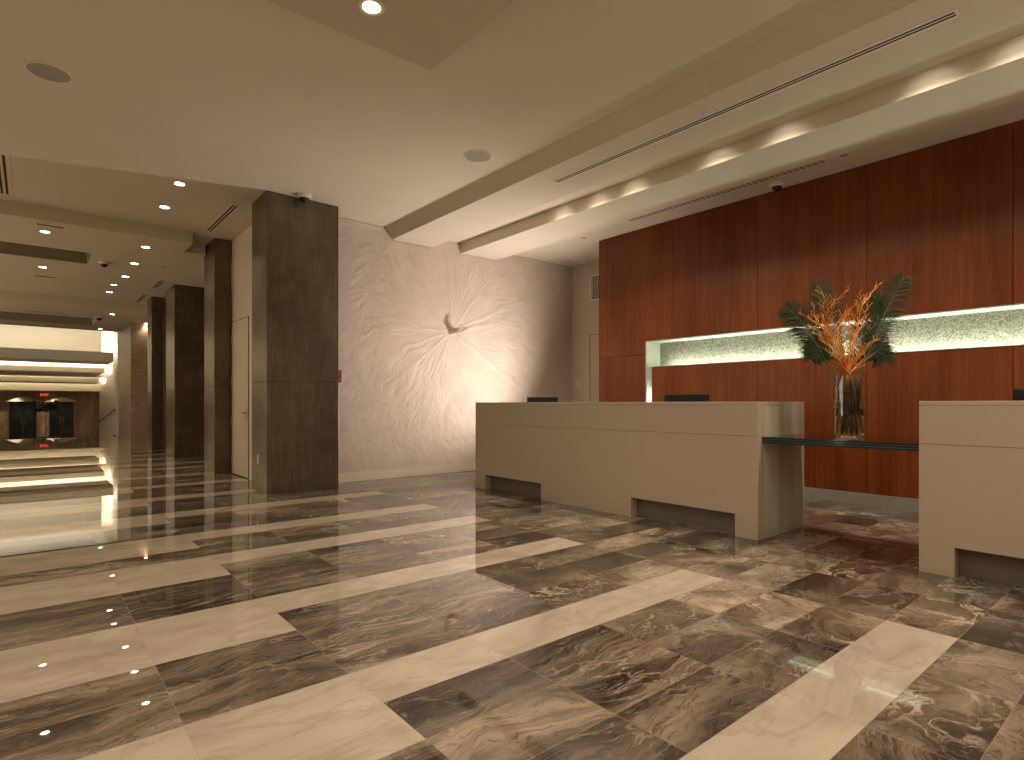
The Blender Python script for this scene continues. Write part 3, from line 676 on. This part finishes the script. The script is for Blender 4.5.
for i, (y, z0, z1, xr) in enumerate(((41.2, 3.45, 6.0, 3.20), (45.0, 2.75, 4.0, 3.75), (49.0, 2.1, 3.2, 3.75))):
    struct('ceiling', B((-12, xr, y, y+.2, z0, z1)), M['ceil'])
struct('ceiling', B((-12, 3.75, 49.0, 50, 1.95, 2.1)), M['ceil'])
for y, z in ((39.6, 3.6), (43.5, 3.0), (47.3, 2.5)):
    lamp('AREA', (-4, y, z), 110 if y < 40 else 700, (1, .91, .76), (PI, 0, 0), shape='RECTANGLE', size=15, size_y=.8)
lamp('POINT', (2.9, 43.2, 4.6), 150, (1, .93, .82), shadow_soft_size=.3)  # added lamp without fixture, brightens the far side wall
for x in (-1.1, .75): lamp('SPOT', (x+.35, 49.3, 1.9), 90, WARM, (0, 0, 0), spot_size=math.radians(90), spot_blend=.6, shadow_soft_size=.05)
lamp('AREA', (-3, 33, 5.8), 130, (1, .89, .72), (0, 0, 0), shape='RECTANGLE', size=12, size_y=12)
def entrance(x0, x1, lab, n):
    t = thing('glass_entrance', lab, 'door', ((x0+x1)/2, 50, ZF)); h = (x1-x0)/2; z = 2.38
    obj('frame', B((-h, -h+.07, -.12, 0, 0, z), (h-.07, h, -.12, 0, 0, z), (-h, h, -.12, 0, z-.12, z), (-h, h, -.12, 0, 0, .14)), M['black'], t)
    for s in (-1, 1):
        a, b = (-h+.07, -.02) if s < 0 else (.02, h-.07)
        d_ = obj('door_leaf', B((a, a+.06, -.09, -.04, .14, z-.12), (b-.06, b, -.09, -.04, .14, z-.12), (a, b, -.09, -.04, .95, 1.02)), M['black'], t)
        obj('glass_pane', B((a+.06, b-.06, -.07, -.06, .14, z-.12)), M['screen'], d_)
        bm = bmesh.new(); tube(bm, [(s*.10, -.15, .85), (s*.10, -.15, 1.35)], .02, 6); obj('pull_handle', bm, M['metal'], d_)
    bm = bmesh.new(); prism(bm, [(-h-.25, z+.0), (h+.25, z+.0), (h*.25, z+.30), (-h*.25, z+.30)], -.35, 0); obj('canopy', bm, M['cream'], t, label='pale lit door canopy')
entrance(-1.03, .33, 'left black framed glass double doors in the far hall', 0)
entrance(1.02, 2.30, 'right black framed glass double doors in the far hall', 1)
# exit sign
t = thing('exit_sign', 'small red lit EXIT sign high between the far glass doors', 'exit sign', (.73, 49.5, 1.68))
obj('housing', B((-.22, .22, 0, .06, -.12, .12)), M['black'], t)
obj('ceiling_rod', B((-.012, .012, .02, .04, .12, .27)), M['black'], t)
cu = bpy.data.curves.new('exit_text', 'FONT'); cu.body = 'EXIT'; cu.size = .22; cu.align_x = 'CENTER'; cu.align_y = 'CENTER'; cu.extrude = .004; cu.offset = .008
to = bpy.data.objects.new('exit_text', cu); C.objects.link(to)
dg = bpy.context.evaluated_depsgraph_get(); tm = bpy.data.meshes.new_from_object(to.evaluated_get(dg)); bpy.data.objects.remove(to)
tm.materials.clear(); tm.materials.append(emit('exit_red', (1, .06, .04), 1.3)); tx = bpy.data.objects.new('lettering', tm); link(tx, t); tx.rotation_euler = (PI/2, 0, 0); tx.location = (0, -.008, 0)
# plant on a pedestal
t = thing('pedestal', 'slim pale pedestal standing between the far glass doors', 'pedestal', (.80, 47.5, ZF))
bm = bmesh.new(); lathe(bm, [(0, 0), (.20, 0), (.20, .04), (.10, .06), (.09, 1.67), (.13, 1.72), (.13, 1.75), (0, 1.75)], 20); obj('shaft', bm, M['cream'], t)
t = thing('flower_arrangement', 'bushy dark plant arrangement on top of the far pale pedestal', 'plant', (.80, 47.5, ZF+1.75))
rr = random.Random(4); bm = bmesh.new(); bl = bmesh.new(); lathe(bl, [(0, 0), (.10, 0), (.14, .16), (.11, .16), (0, .14)], 16); obj('bowl', bl, M['grim'], t)
st_ = bmesh.new()
for i in range(60):
    a = rr.uniform(0, 2*PI); e = rr.uniform(-.22, .8); ln = rr.uniform(.4, .95); d_ = Vector((math.cos(a)*math.cos(e), math.sin(a)*math.cos(e), math.sin(e)))
    p = Vector((0, 0, .15)); q = p + d_*ln; tube(st_, [p, p.lerp(q, .5)+UP*.05, q], .006, 4)
    for j in range(5):
        c_ = p.lerp(q, .45+.12*j); u_ = d_.cross(Vector((rr.uniform(-1,1), rr.uniform(-1,1), rr.uniform(-1,1)))).normalized()
        vs = [bm.verts.new(c_), bm.verts.new(c_ + u_*.07 + d_*.05), bm.verts.new(c_ + u_*.16), bm.verts.new(c_ + u_*.07 - d_*.05)]; bm.faces.new(vs)
obj('stems', st_, M['frond_stem'], t); obj('foliage', bm, M['frond'], t)
# handrail on the ramp
t = thing('handrail', 'dark sloping handrail on the pale wall at far hall right', 'handrail', (3.75, 45, -.3))
bm = bmesh.new(); tube(bm, [(-.08, -5.6, 1.06), (-.08, 4.8, .08)], .03, 8); obj('rail', bm, M['black'], t)
for s_ in (0, .33, .66, 1): 
    bm = bmesh.new(); y_ = -5.4+10*s_; z_ = 1.06-.98*(y_+5.6)/10.4; tube(bm, [(-.08, y_, z_-.02), (0, y_, z_-.06)], .015, 6); obj('bracket', bm, M['black'], t)
